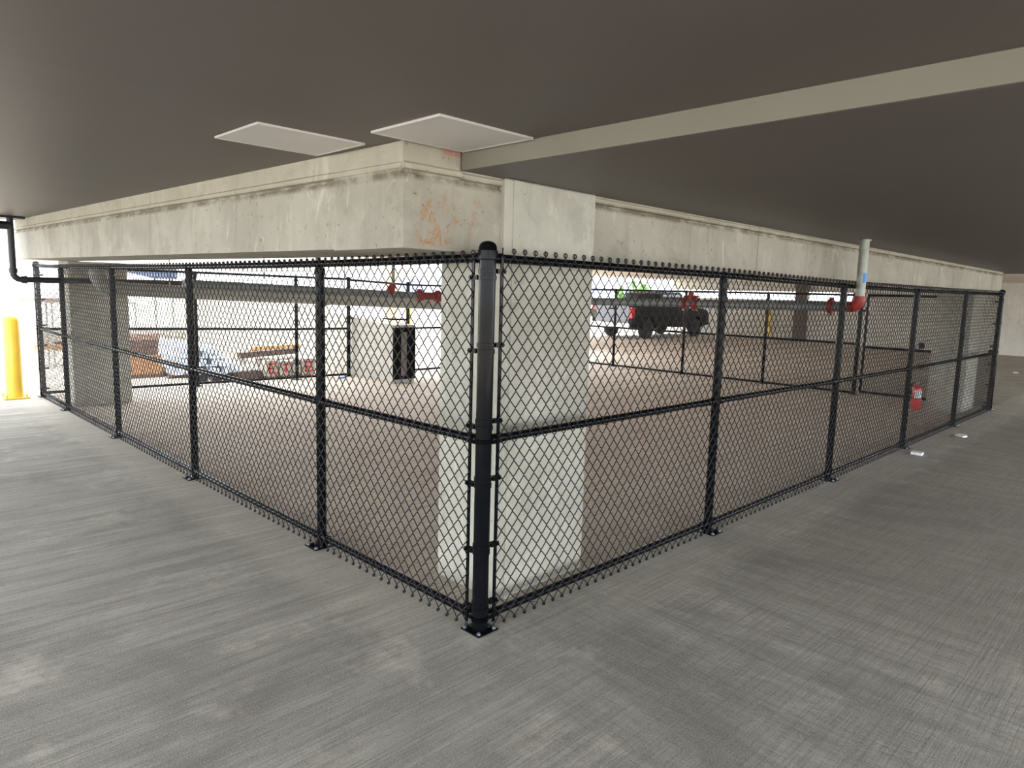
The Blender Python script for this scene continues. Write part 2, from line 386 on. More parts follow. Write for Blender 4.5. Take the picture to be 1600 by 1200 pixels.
# ------------------------------------------------------------------ chain-link fence
W, H = .0732, .0880                       # diamond width and height
def fabric(p0, p1, off, u0, u1, zb, ztf, fine=True, r=.0031, ends=True):
    """woven wire between u0 and u1 along p0->p1; off: signed distance of the fabric from the run's axis"""
    p0 = np.array(p0, float); p1 = np.array(p1, float); d = (p1-p0)/np.linalg.norm(p1-p0); nrm = np.array([-d[1], d[0]])
    hw = W/2
    nw = int((u1-u0)/hw); hgt = ztf(0)-zb; nk = max(2, int(round(hgt/(H/2)))); nk += nk % 2
    S = 5 if fine else 4
    allv, allf = [], []; base = 0
    for j in range(nw):
        pts = []                                                         # (u, n, z, t)
        if fine and ends:                                                # lower knuckle: the wire ends hook round each other
            for (du, dn, dz) in ((.001, -.003, .004), (-.004, -.006, -.007), (-.002, -.002, -.016), (.003, .004, -.015), (.005, .006, -.005)):
                pts.append((u0+j*hw+((0 if j % 2 == 0 else 1))*hw+(du if j % 2 == 0 else -du), dn, dz, 0))
        for k in range(nk+1):
            right = ((k + j) % 2 == 1)
            u = u0 + (j + (1 if right else 0))*hw + (.0012 if right else -.0012)
            pts.append((u, 0, k*H/2, k/nk))
            if k < nk and fine:
                right2 = not right; u2 = u0 + (j + (1 if right2 else 0))*hw + (.0012 if right2 else -.0012)
                s = .0034 if right else -.0034
                for q in (.16, .84): pts.append((u+(u2-u)*q, s, (k+q)*H/2, (k+q)/nk))
        if fine and ends:
            right = ((nk + j) % 2 == 1); ue = u0+(j+(1 if right else 0))*hw; sg = -1 if right else 1
            for (du, dn, dz) in ((.004, .004, .008), (.007, .007, .018), (.003, .003, .027), (-.004, -.003, .026), (-.007, -.006, .016), (-.003, -.004, .003)):
                pts.append((ue+sg*du, dn, nk*H/2+dz, 1))
        A = np.array(pts)
        sc_z = hgt/(nk*H/2)
        uu = A[:, 0]; zz = zb + A[:, 2]*sc_z + (np.array([ztf(x) for x in uu[:1]])[0]-ztf(0))*A[:, 3]
        nn = off + A[:, 1]
        Pw = np.stack([p0[0]+d[0]*uu+nrm[0]*nn, p0[1]+d[1]*uu+nrm[1]*nn, zz], -1)
        T = np.gradient(Pw, axis=0); T /= np.linalg.norm(T, axis=1)[:, None]+1e-12
        ref = np.array([nrm[0], nrm[1], 0.])*1.0 + np.array([d[0], d[1], 0.])*.05
        e1 = np.cross(T, ref); e1 /= np.linalg.norm(e1, axis=1)[:, None]+1e-12; e2 = np.cross(T, e1)
        a = 2*np.pi*np.arange(S)/S
        V = Pw[:, None, :] + r*(np.cos(a)[None, :, None]*e1[:, None, :] + np.sin(a)[None, :, None]*e2[:, None, :])
        n = len(Pw); i, k = np.meshgrid(np.arange(n-1), np.arange(S), indexing='ij')
        F = np.stack([i*S+k, i*S+(k+1) % S, (i+1)*S+(k+1) % S, (i+1)*S+k], -1).reshape(-1, 4) + base
        allv.append(V.reshape(-1, 3)); allf.append(F); base += n*S
    return np.concatenate(allv), np.concatenate(allf)
def build_fabric(name, parent, *a, **k):
    V, F = fabric(*a, **k); off = np.array(parent_world(parent)); V = V-off
    me = bpy.data.meshes.new(name)
    me.vertices.add(len(V)); me.vertices.foreach_set('co', V.astype(np.float32).ravel())
    me.loops.add(F.size); me.loops.foreach_set('vertex_index', F.astype(np.int32).ravel())
    me.polygons.add(len(F)); me.polygons.foreach_set('loop_start', np.arange(0, F.size, 4, dtype=np.int32))
    me.polygons.foreach_set('use_smooth', np.ones(len(F), bool))
    me.update(calc_edges=True); me.validate(); me.materials.append(M['wire'])
    return link(name, me, parent)

class Run:
    """a straight fence run in plan"""
    def __init__(s, p0, p1, side):
        s.p0, s.p1 = Vector((*p0, 0)), Vector((*p1, 0)); s.L = (s.p1-s.p0).length
        s.d = (s.p1-s.p0).normalized(); s.n = Vector((-s.d.y, s.d.x, 0)); s.side = side
    def at(s, u, n=0, z=0): return s.p0 + s.d*u + s.n*n + Vector((0, 0, z))
def interp(us, zs): return lambda u: float(np.interp(u, us, zs))
def bolt(mb, c, r=.009, h=.012): return mb.lathe([(r*1.5, 0), (r*1.5, .003), (r, .003), (r, h*.8), (r*.6, h)], c, 'z', 8)

def base_plate(parent, c, h=.065, bolts=True):
    p = MB().box(c[0]-h, c[0]+h, c[1]-h, c[1]+h, .001, .009).build('base_plate', M['black'], parent)
    if bolts:
        for sx in (-1, 1):
            for sy in (-1, 1):
                bolt(MB(), (c[0]+sx*h*.76, c[1]+sy*h*.76, .009)).build('anchor_bolt', M['zinc'], parent)
    return p
def line_post(run, u, parent, zt, r=.0295, z0=0.0, plate=True, loop=True):
    c = run.at(u)
    m = MB().tube([c+Vector((0, 0, z0+(.009 if plate else 0))), c+Vector((0, 0, zt-.02))], r, 14)
    for k in range(5):
        m.tube(arc(c+Vector((0, 0, z0+.22+k*(zt-z0-.4)/4)), r+.003, 0, 2*PI, run.d, run.n, 12), .002, 5)
    p = m.build('post', M['black'], parent)
    if loop:   # loop cap: the top rail runs through its eye
        m = MB()
        m.lathe([(r+.004, zt-.065), (r+.004, zt-.03), (r*.8, zt-.022)], c, 'z', 14)
        q = c+Vector((0, 0, zt))
        m.tube([q-run.d*.016, q+run.d*.016], .0265, 14)
        m.build('loop_cap', M['black'], p)
    if plate: base_plate(p, run.at(u, run.side*.02))
    return p
def rail(run, u0, u1, zf, name, parent, r=.0212, ties=True, clamp=False):
    n = max(1, int((u1-u0)/1.0)); m = MB()
    pts = [run.at(u0+(u1-u0)*i/n, 0, zf(u0+(u1-u0)*i/n)) for i in range(n+1)]
    m.tube(pts, r, 12)
    if ties:
        u = u0+.3
        while u < u1-.15:
            c = run.at(u, 0, zf(u))
            m.tube([c+run.n*(run.side*(r+.016))+Vector((0, 0, .012)), c+run.n*(run.side*r*.8)+Vector((0, 0, r)), c+Vector((0, 0, r+.003)), c-run.n*(run.side*(r+.002)), c+Vector((0, 0, -r-.003)), c+run.n*(run.side*(r+.016))+Vector((0, 0, -.014))], .002, 5)
            u += .55
    o = m.build(name, M['black'], parent)
    if clamp:
        for u, s in ((u0, 1), (u1, -1)):
            q = MB(); c = run.at(u+s*.028, 0, zf(u))
            q.tube([c-run.d*.03, c+run.d*.03], r+.005, 12)
            q.build('rail_clamp', M['black'], o)
    return o
def tension_bar(run, u, parent, z0, z1, off):
    c0, c1 = run.at(u, off, z0), run.at(u, off, z1)
    return MB().obox((c0+c1)/2, run.d, run.n, (0, 0, 1), .009, .003, (z1-z0)/2).build('tension_bar', M['black'], parent)

def terminal_post(loc, label, r, zt, dirs, bands, zrails, cat='fence post', plate=.065):
    """dirs: unit vectors of the runs that meet it; off: where the fabric sits"""
    t = thing('fence_post', (loc[0], loc[1], 0), label, cat)
    c = Vector((loc[0], loc[1], 0))
    MB().tube([c+Vector((0, 0, .009)), c+Vector((0, 0, zt-.05))], r, 24).build('pipe', M['black'], t)
    rc = r+.005
    MB().lathe([(rc, zt-.085), (rc+.003, zt-.083), (rc+.003, zt-.045), (rc, zt-.042), (rc*.97, zt-.03), (rc*.86, zt-.016), (rc*.62, zt-.006), (rc*.3, zt-.001), (.002, zt)], c, 'z', 24).build('dome_cap', M['black'], t)
    bp = MB().box(c.x-plate, c.x+plate, c.y-plate, c.y+plate, .001, .009).build('base_plate', M['black'], t)
    for sx in (-1, 1):
        for sy in (-1, 1): bolt(MB(), (c.x+sx*plate*.78, c.y+sy*plate*.78, .009), .008, .012).build('anchor_bolt', M['zinc'], bp)
    for di, (d, nrm, side) in enumerate(dirs):
        d, nrm = Vector(d), Vector(nrm)
        for z in bands:
            z = z - di*.03
            m = MB(); m.lathe([(r+.0005, -.011), (r+.004, -.010), (r+.004, .010), (r+.0005, .011)], c+Vector((0, 0, z)), 'z', 24)
            m.obox(c+d*(r+.022)+nrm*(side*.014)+Vector((0, 0, z)), d, nrm, (0, 0, 1), .026, .003, .011)
            m.obox(c+d*(r+.022)+nrm*(side*.030)+Vector((0, 0, z)), d, nrm, (0, 0, 1), .026, .003, .011)
            b = m.build('tension_band', M['black'], t)
            q = c+d*(r+.036)+Vector((0, 0, z))
            MB().tube([q+nrm*(side*-.002), q+nrm*(side*.044)], .006, 8).build('carriage_bolt', M['black'], b)
        for z in zrails:
            m = MB(); q = c+d*(r+.018)+Vector((0, 0, z))
            m.tube([q-d*.02, q+d*.03], [.024, .026], 14)
            m.lathe([(r+.0005, -.012), (r+.0045, -.011), (r+.0045, .011), (r+.0005, .012)], c+Vector((0, 0, z)), 'z', 24)
            m.build('rail_end_cup', M['black'], t)
    return t

X, Y = (1, 0, 0), (0, 1, 0)
BANDS = [1.74, 1.40, 1.04, .76, .43, .14]
terminal_post((0, 0), 'thick black corner post of the fence standing nearest, with a domed cap', .039, 1.876,
              [(X, Y, -1), (Y, X, -1)], BANDS, [1.80, .945, .062])
# left run (x = 0, going away along +y)
RL = Run((0, 0), (0, 9.225), 1)          # normal is -x: outside
ztL = interp([0, 1.508, 3.623, 5.738, 7.853, 9.225], [1.80, 1.785, 1.782, 1.79, 1.81, 1.838])
zmL = lambda u: ztL(u)*.516+.016
zbL = interp([0, 9.3], [.062, .05])
fl = thing('chain_link_fence', (0, 4.6, 0), 'long run of black chain-link fence on the left, receding towards the yellow bollard', 'fence')
PL = [1.508, 3.623, 5.738, 7.853]
build_fabric('chain_link_mesh', fl, RL.p0[:2], RL.p1[:2], .034, .062, 9.225-.06, .022, lambda u: ztL(u)+.006)
for u in PL: line_post(RL, u, fl, ztL(u))
rail(RL, .055, 9.225-.05, ztL, 'top_rail', fl)
us = [.055]+PL+[9.17]
for i in range(5):
    a, b = us[i]+(.025 if i else 0), us[i+1]-(.025 if i < 4 else 0)
    rail(RL, a, b, zmL, 'middle_rail', fl, clamp=True); rail(RL, a, b, zbL, 'bottom_rail', fl, clamp=True)
tension_bar(RL, .068, fl, .03, 1.79, .026); tension_bar(RL, 9.225-.068, fl, .03, 1.80, .026)
# right run (y = 0, going away along +x)
RR = Run((0, 0), (10.912, 0), -1)
ztR = interp([0, 2.182, 4.364, 6.546, 8.728, 10.912], [1.80, 1.80, 1.787, 1.789, 1.811, 1.828])
zmR = lambda u: ztR(u)*.505+.038-u*.004
zbR = interp([0, 11], [.062, .05])
fr = thing('chain_link_fence', (5.4, 0, 0), 'long run of black chain-link fence on the right, in front of the pickup truck', 'fence')
PR = [2.182, 4.364, 6.546, 8.728]
build_fabric('chain_link_mesh', fr, RR.p0[:2], RR.p1[:2], -.034, .062, 10.912-.06, .022, lambda u: ztR(u)+.020)
for u in PR: line_post(RR, u, fr, ztR(u))
rail(RR, .055, 10.86, ztR, 'top_rail', fr)
us = [.055]+PR+[10.86]
for i in range(5):
    a, b = us[i]+(.025 if i else 0), us[i+1]-(.025 if i < 4 else 0)
    rail(RR, a, b, zmR, 'middle_rail', fr, clamp=True); rail(RR, a, b, zbR, 'bottom_rail', fr, clamp=True)
tension_bar(RR, .068, fr, .03, 1.81, -.026); tension_bar(RR, 10.912-.068, fr, .03, 1.82, -.026)
terminal_post((0, 9.225), 'black end post of the fence beside the yellow bollard', .039, 1.90, [((0, -1, 0), X, -1), (X, Y, 1)], BANDS, [1.838, .96, .05])
terminal_post((10.912, 0), 'black end post at the far right end of the fence, with a domed cap', .039, 1.90, [((-1, 0, 0), Y, -1), (Y, X, 1)], BANDS, [1.828, .93, .05])

# far side of the enclosure
def plain_run(p0, p1, side, posts, zt, zm, zb, label, fab_zb=.03, z0=0.0, clampless=True, ends=(True, True)):
    R_ = Run(p0, p1, side); mid = R_.at(R_.L/2)
    t = thing('chain_link_fence', (mid.x, mid.y, z0), label, 'fence')
    build_fabric('chain_link_mesh', t, R_.p0[:2], R_.p1[:2], side*.034, .05, R_.L-.05, fab_zb, lambda u: zt(u)+.02, fine=False, r=.0024)
    for u in posts: line_post(R_, u, t, zt(u), z0=z0, plate=(z0 < .01), loop=True)
    ee = [.045 if ends[0] else 0.0, R_.L-(.045 if ends[1] else 0)]
    rail(R_, ee[0], ee[1], zt, 'top_rail', t, ties=False)
    if zm: rail(R_, ee[0], ee[1], zm, 'middle_rail', t, ties=False)
    rail(R_, ee[0], ee[1], zb, 'bottom_rail', t, ties=False)
    return t
plain_run((0, 9.225), (4.82, 9.0), 1, [2.1, 3.80], interp([0, 2.2, 4.9], [1.838, 1.826, 1.81]), interp([0, 2.2, 3.8, 4.9], [.96, .931, .9, .9]), interp([0, 5], [.055, .04]),
          'black chain-link fence at the back of the enclosure in front of the piled building materials', ends=(True, True))
plain_run((4.82, 9.0), (6.2, 9.03), 1, [], interp([0, 1.4], [1.80, 1.745]), None, interp([0, 1.4], [1.095, 1.05]),
          'short panel of black chain-link fence above the low concrete wall', fab_zb=1.08, z0=1.0)
plain_run((6.2, 9.03), (10.93, 9.05), 1, [1.6, 3.2], interp([0, 4.8], [1.745, 1.75]), lambda u: .88, lambda u: .03,
          'back run of black chain-link fence, right of the low concrete wall')
plain_run((10.93, 9.05), (10.93, 2.06), 1, [1.62, 3.46, 5.27], lambda u: 1.772, lambda u: .905, lambda u: .03,
          'black chain-link fence along the far side of the enclosure, in front of the pickup truck')
def mid_post(x, y, zt, label):
    t = thing('fence_post', (x, y, 0), label, 'fence post'); c = Vector((x, y, 0))
    MB().tube([c+Vector((0, 0, .009)), c+Vector((0, 0, zt-.03))], .036, 16).build('pipe', M['black'], t)
    MB().lathe([(.04, zt-.06), (.04, zt-.03), (.03, zt-.01), (.003, zt)], c, 'z', 16).build('dome_cap', M['black'], t)
    MB().box(x-.06, x+.06, y-.06, y+.06, .001, .009).build('base_plate', M['black'], t)
mid_post(4.82, 9.0, 1.86, 'black fence post beside the end of the back fence and the sloping concrete wall')
mid_post(6.2, 9.03, 1.81, 'black fence post rising behind the end of the low concrete wall')
mid_post(10.93, 9.05, 1.82, 'black fence post at the back corner of the enclosure, hidden behind the broad column')
mid_post(10.93, 2.06, 1.83, 'black gate post below the red pipe elbow')
# gate
G = Run((10.93, 1.95), (10.93, .80), 1)
gt = thing('chain_link_gate', (10.93, 1.4, 0), 'black chain-link gate at the far right of the enclosure beside the grey column', 'gate')
build_fabric('chain_link_mesh', gt, G.p0[:2], G.p1[:2], .022, .03, G.L-.03, .07, lambda u: 1.76, fine=False, r=.0024)
for u in (.0, G.L): MB().tube([G.at(u, 0, .05), G.at(u, 0, 1.77)], .022, 12).build('frame_upright', M['black'], gt)
for z in (1.77, .86, .06): MB().tube([G.at(0, 0, z), G.at(G.L, 0, z)], .022, 12).build('frame_rail', M['black'], gt)
for z in (.3, 1.5): MB().tube([(10.93, 2.02, z), (10.93, 1.95, z)], .016, 8).build('hinge', M['black'], gt)
MB().rbox(10.89, 10.92, 1.0, 1.08, .9, 1.0, .005).build('latch', M['black'], gt)

# ------------------------------------------------------------------ pipes
# galvanised riser, red elbow and sprinkler main
sp = thing('sprinkler_main', (4.55, -.075, 1.6), 'grey sprinkler main with red couplings and a galvanised riser beside the right-hand beam', 'pipe')
rs = .041
MB().tube([(4.55, -.075, 1.68), (4.55, -.075, 2.20)], rs, 18).build('riser', M['galv'], sp)
MB().lathe([(rs+.012, 2.192), (rs+.012, 2.206)], (4.55, -.075, 0), 'z', 18).build('riser_collar', M['galv'], sp)
lm = MB(); q_ = [(4.55+.0425*math.cos(math.radians(t_)), -.075+.0425*math.sin(math.radians(t_))) for t_ in range(215, 286, 10)]
lm.add([(x, y, z) for x, y in q_ for z in (1.82, 1.905)], [(2*i, 2*i+2, 2*i+3, 2*i+1) for i in range(len(q_)-1)], True)
tag(lm.build('pipe_label', M['blue'], sp), 'small blue label on the riser')
MB().tube([(4.55, -.075, 1.70), (4.55, -.075, 1.675)]+arc((4.55, .0, 1.675), .075, PI, 1.5*PI, Y, (0, 0, 1), 8)+[(4.55, .045, 1.60)], .050, 18).build('elbow', M['redfit'], sp)
def coupling(c, axis, parent, r=.05, w=.024):
    m = MB(); m.lathe([(r, -w), (r+.014, -w*.9), (r+.018, -w*.4), (r+.018, w*.4), (r+.014, w*.9), (r, w)], c, axis, 20)
    for s in (-1, 1):
        cc = Vector(c)+Vector((0, 0, s*(r+.02)))
        m.obox(cc, X, Y, (0, 0, 1), .02, .02, .014)
    o = m.build('coupling', M['redfit'], parent)
    ax = Vector({'x': X, 'y': Y}[axis]); sd = Vector({'x': Y, 'y': X}[axis])
    for s in (-1, 1):
        cc = Vector(c)+Vector((0, 0, s*(r+.022)))
        MB().tube([cc-sd*.05, cc+sd*.05], .008, 8).build('coupling_bolt', M['zinc'], o)
    return o
mb_ = MB().tube([(4.55, .04, 1.60), (4.55, 4.9, 1.545)], .0445, 18); mb_.build('main_pipe', M['graypipe'], sp)
coupling((4.55, .175, 1.6), 'y', sp); coupling((4.55, 1.72, 1.585), 'y', sp); coupling((4.55, 1.60, 1.586), 'y', sp)
MB().tube([(4.55, 1.66, 1.59), (4.55, 1.66, 1.72)], .03, 12).build('branch_tee', M['redfit'], sp)
MB().tube([(4.55, 4.9, 1.545)]+arc((4.45, 4.9, 1.545), .1, 0, PI/2, X, Y, 6)+[(4.44, 5, 1.545)], .052, 16).build('elbow', M['redfit'], sp)
MB().tube([(4.45, 5, 1.547), (.45, 5, 1.645)], .0445, 18).build('main_pipe', M['graypipe'], sp)
coupling((3.42, 5, 1.573), 'x', sp, .052, .05); coupling((3.72, 5, 1.566), 'x', sp, .052, .05)
MB().tube([(3.42, 5, 1.573), (3.72, 5, 1.566)], .05, 16).build('reducer', M['redfit'], sp)
MB().tube([(2.94, 5, 1.585), (3.0, 5.0, 1.70)], [.058, .042], 14).build('branch_tee', M['redfit'], sp)
MB().tube([(3.0, 5, 1.69), (3.0, 5, 2.2)], .022, 12).build('branch_riser', M['galv'], sp)
for x in (1.3, 2.3): MB().tube([(x, 5, 1.60), (x, 5, 2.21)], .006, 8).build('hanger_rod', M['galv'], sp)
# pale drain pipe, sloping, with its elbow up to the beam soffit
dp = thing('drain_pipe', (.19, 7, 1.6), 'large pale drain pipe sloping across the enclosure from an elbow by the shaded column', 'pipe')
el = [(.19, 7, 1.84), (.19, 7, 1.74)]+arc((.37, 7, 1.74), .18, PI, 1.5*PI, X, (0, 0, 1), 10)
MB().tube(el, .088, 20).build('elbow', M['drain'], dp)
MB().tube([(.36, 7, 1.56), (9.6, 7, 1.27)], .082, 20).build('long_pipe', M['drain'], dp)
for x in (.42, 3.2, 6.2):
    z = 1.56-(x-.36)*.0314
    MB().lathe([(.082, -.05), (.092, -.045), (.092, .045), (.082, .05)], (x, 7, z), 'x', 20).build('pipe_hub', M['drain'], dp)
for x in (1.0, 2.9, 4.8): MB().tube([(x, 7, 1.6-(x-.36)*.03), (x, 7, 2.21)], .007, 8).build('hanger_rod', M['galv'], dp)
MB().tube([(3.05, 6.95, 1.53), (3.05, 6.95, 2.2)], .04, 12).build('vertical_branch', M['graypipe'], dp)
MB().lathe([(.07, -.012), (.07, .012)], (3.05, 6.95, 1.72), 'z', 14).build('flange', M['graypipe'], dp)
# black downpipe
bp = thing('downpipe', (-.505, 7.78, 1.64), 'black downpipe that turns into the enclosure at the far end of the left beam', 'pipe')
r_ = .036
MB().tube([(-.505, 7.78, 2.37), (-.505, 7.78, 1.72)]+arc((-.425, 7.78, 1.72), .08, PI, 1.5*PI, X, (0, 0, 1), 8)+[(2.3, 7.78, 1.655)], r_, 14).build('pipe', M['blackpipe'], bp)
MB().lathe([(.04, -.03), (.045, -.028), (.045, .028), (.04, .03)], (-.505, 7.78, 1.745), 'z', 14).build('pipe_hub', M['blackpipe'], bp)
MB().lathe([(.04, -.03), (.045, -.028), (.045, .028), (.04, .03)], (-.40, 7.78, 1.64), 'x', 14).build('pipe_hub', M['blackpipe'], bp)
MB().tube([(-.505, 7.78, 2.27), (-3.5, 7.78, 2.29)], .05, 14).build('branch_pipe', M['blackpipe'], bp)
MB().rbox(-.62, -.36, 7.72, 7.84, 2.355, 2.378, .004).build('ceiling_bracket', M['blackpipe'], bp)

# ------------------------------------------------------------------ ceiling boards
def ceiling_board(x0, x1, y0, y1, z, label):
    t = thing('ceiling_board', ((x0+x1)/2, (y0+y1)/2, z), label, 'panel')
    MB().box(x0, x1, y0, y1, z-.008, z).build('board', M['panel'], t)
    f = MB()
    for a in ((x0, x1, y0, y0+.012), (x0, x1, y1-.012, y1), (x0, x0+.012, y0+.012, y1-.012), (x1-.012, x1, y0+.012, y1-.012)):
        f.box(*a, z-.0095, z-.008)
    f.build('edge_trim', M['panel'], t)
ceiling_board(-.895, -.395, .40, .825, 2.293, 'white board on the dark ceiling, the farther left of the two above the beam')
ceiling_board(-.52, -.02, -.285, .165, 2.29, 'white board on the dark ceiling over the beam corner, beside the ceiling step')

# ------------------------------------------------------------------ low sloping wall with its vent
lw = thing('ramp_wall', (5.1, 11, 0), 'pale concrete ramp wall with a sloping top and a black grille on its end', 'wall')
ztop = lambda y: 1.022+(y-7.7)*.072
MB().prism([(7.7, 0), (7.7, ztop(7.7)), (17.4, ztop(17.4)), (17.4, 0)], 'x', 4.90, 5.37).build('wall_body', M['rampw'], lw)
vf = MB()
x0, x1, z0, z1, yv = 4.90, 5.36, .07, .985, 7.7
for a in ((x0, x0+.15, z0, z1), (x1-.17, x1, z0, z1), (x0+.15, x1-.17, z1-.08, z1), (x0+.15, x1-.17, z0, z0+.06)):
    vf.rbox(a[0], a[1], yv-.05, yv-.002, a[2], a[3], .004)
fo = vf.build('grille_frame', M['black'], lw); tag(fo, 'black metal grille frame')
vm = MB(); vm.box(x0+.14, x1-.16, yv-.018, yv-.003, z0+.05, z1-.07)
k = z0+.07
while k < z1-.09: vm.box(x0+.15, x1-.17, yv-.026, yv-.018, k, k+.008); k += .02
tag(vm.build('grille_mesh', M['ventmesh'], lw), 'grey-brown louvred insert')

# ------------------------------------------------------------------ bollards
def bollard(x, y, h, r, label, plate=True, group=None):
    t = thing('bollard', (x, y, 0), label, 'bollard', group)
    MB().lathe([(r, .012), (r, h-r*.75), (r*.94, h-r*.45), (r*.78, h-r*.2), (r*.5, h-r*.05), (.01, h)], (x, y, 0), 'z', 28).build('pipe', M['yellow'], t)
    if plate:
        MB().rbox(x-.15, x+.15, y-.15, y+.15, .001, .02, .004).build('base_plate', M['yellow'], t)
        for sx in (-1, 1):
            for sy in (-1, 1): MB().lathe([(.018, .02), (.018, .032), (.012, .033), (.012, .065), (.004, .07)], (x+sx*.115, y+sy*.115, 0), 'z', 8).build('anchor_bolt', M['yellow'], t)
    return t
bollard(-.325, 9.28, 1.155, .1, 'yellow steel bollard with a bolted base plate at the far left')
bollard(25.9, 10.75, 1.26, .13, 'yellow bollard standing against the far beige wall, right of the pickup truck', plate=False)
bollard(9.05, 17.2, 1.1, .11, 'yellow bollard far off behind the low wall, the farther left of two', plate=False)
bollard(14.0, 19.6, 1.15, .11, 'yellow bollard far off beyond the grille, right of the tan column', plate=False)

# ------------------------------------------------------------------ fire extinguisher
fe = thing('fire_extinguisher', (9.93, .78, 0), 'red fire extinguisher with a white label standing beside the grey column', 'fire extinguisher')
MB().lathe([(.062, .004), (.070, .012), (.070, .33), (.066, .35), (.05, .372), (.03, .383), (.022, .386)], (9.93, .78, 0), 'z', 24).build('cylinder', M['red'], fe)
a0, a1 = math.radians(165), math.radians(265)
lm = MB(); pts = [(9.93+.0712*math.cos(a0+(a1-a0)*i/10), .78+.0712*math.sin(a0+(a1-a0)*i/10)) for i in range(11)]
lm.add([(x, y, z) for x, y in pts for z in (.185, .305)], [(2*i, 2*i+2, 2*i+3, 2*i+1) for i in range(10)], True)
tag(lm.build('label', M['white'], fe), 'white printed label')
MB().lathe([(.0715, .172), (.0715, .182)], (9.93, .78, 0), 'z', 24).build('strap', M['rubber'], fe)
MB().lathe([(.02, .38), (.02, .40), (.026, .402), (.026, .43), (.012, .435)], (9.93, .78, 0), 'z', 14).build('valve_head', M['zinc'], fe)
MB().obox((9.89, .77, .438), Vector((-.95, -.25, .18)).normalized(), Vector((.25, -.95, 0)).normalized(), (0, 0, 1), .055, .009, .005).build('lever', M['zinc'], fe)
MB().obox((9.885, .77, .412), Vector((-.95, -.25, -.1)).normalized(), Vector((.25, -.95, 0)).normalized(), (0, 0, 1), .05, .009, .005).build('handle', M['zinc'], fe)
MB().tube([(9.94, .80, .415), (9.96, .86, .41), (9.96, .875, .36), (9.95, .87, .22)], .009, 8).build('hose', M['rubber'], fe)

# ------------------------------------------------------------------ building materials behind the back fence
def letter(mb, ch, x, z, w, h, y, t=.03):
    seg = {'E': [(0, 0, t, h), (0, 0, w, t), (0, h/2-t/2, w*.8, h/2+t/2), (0, h-t, w, h)],
           'T': [(w/2-t/2, 0, w/2+t/2, h), (0, h-t, w, h)],
           'F': [(0, 0, t, h), (0, h/2-t/2, w*.8, h/2+t/2), (0, h-t, w, h)],
           'I': [(w/2-t/2, 0, w/2+t/2, h)]}[ch]
    for a, b, c, d in seg: mb.box(x+a, x+c, y-.004, y+.001, z+b, z+d)
def bundle(x0, x1, y0, y1, h, ch, label):
    t = thing('wrapped_bundle', ((x0+x1)/2, (y0+y1)/2, 0), label, 'bundle', None)
    MB().rbox(x0, x1, y0, y1, .03, h, .012).build('wrapped_body', M['cement'], t)
    MB().box(x0+.02, x1-.02, y0+.1, y0+.18, 0, .03).box(x0+.02, x1-.02, y1-.2, y1-.1, 0, .03).build('skid', M['lumber'], t)
    m = MB(); letter(m, ch, x0+.05, .09, (x1-x0)-.1, h-.14, y0); tag(m.build('red_mark', M['redmark'], t), 'red sprayed letter on the end')
bundle(3.40, 3.63, 9.42, 10.9, .33, 'E', 'grey wrapped bundle with a red letter, leftmost in the row behind the back fence')
bundle(3.66, 3.88, 9.40, 10.9, .31, 'T', 'grey wrapped bundle with a red mark, half hidden by a fence post')
bundle(3.90, 4.06, 9.40, 10.9, .32, 'I', 'narrow grey wrapped bundle just right of the post at the back fence')
bundle(4.08, 4.34, 9.38, 10.9, .335, 'E', 'grey wrapped bundle with a red letter, rightmost in the row behind the back fence')
def board(a, b, w, h, mat, label, name='board', cat='board', group=None):
    a, b = Vector(a), Vector(b); d = (b-a).normalized(); s = d.cross(Vector((0, 0, 1))).normalized(); up = s.cross(d)
    o = MB().obox((a+b)/2, d, s, up, (b-a).length/2, w/2, h/2).build(name, mat)
    return tag(o, label, cat, group)
board((3.05, 9.75, .41), (4.05, 9.62, .47), .20, .10, M['darkwood'], 'dark weathered board lying across the wrapped bundles', cat='board')
board((3.35, 9.95, .50), (4.2, 9.72, .55), .16, .07, M['lumber'], 'tan timber plank lying on top of the dark weathered board')
board((3.3, 10.35, .362), (4.3, 10.55, .362), .22, .04, M['lumber'], 'pale plank lying on the wrapped bundles behind the dark board')
board((2.75, 9.9, .30), (3.32, 9.5, .17), .09, .035, M['white'], 'thin white strip of timber leaning beside the leftmost wrapped bundle')
board((2.85, 9.62, .07), (3.38, 9.60, .07), .16, .14, M['darkwood'], 'short brown timber offcut on the floor left of the wrapped bundles')
# metal channels heaped to the left
order = ['leftmost', 'second from the left', 'third from the left', 'fourth from the left', 'rightmost']
for lay, n in enumerate((5, 4, 3, 2)):
    for i in range(n):
        x = 2.12 + lay*.13 + i*.215 + rng.uniform(-.012, .012); y0 = 9.75 + lay*.28 + (n-i)*.10 + rng.uniform(-.08, .08); y1 = 12.4 + rng.uniform(-.3, .4); z = .06 + lay*.125
        m = MB().box(x, x+.19, y0, y1, z, z+.008).box(x, x+.008, y0, y1, z+.008, z+.11).box(x+.182, x+.19, y0, y1, z+.008, z+.11)
        where = ('bottom layer', 'second layer', 'third layer', 'top layer')[lay]
        pos = order[i] if i < n-1 else 'rightmost'
        tag(m.build('metal_channel', M['metalstud']), 'bright metal channel, %s in the %s of the heap' % (pos, where), 'metal channel', 'metal channels in the heap')
for i, y in enumerate((10.3, 11.6)):
    tag(MB().box(2.05, 3.25, y, y+.09, 0, .058).build('timber_bearer', M['darkwood']), ('timber bearer under the heap of metal channels, nearer the fence', 'timber bearer under the heap of metal channels, farther from the fence')[i], 'timber')
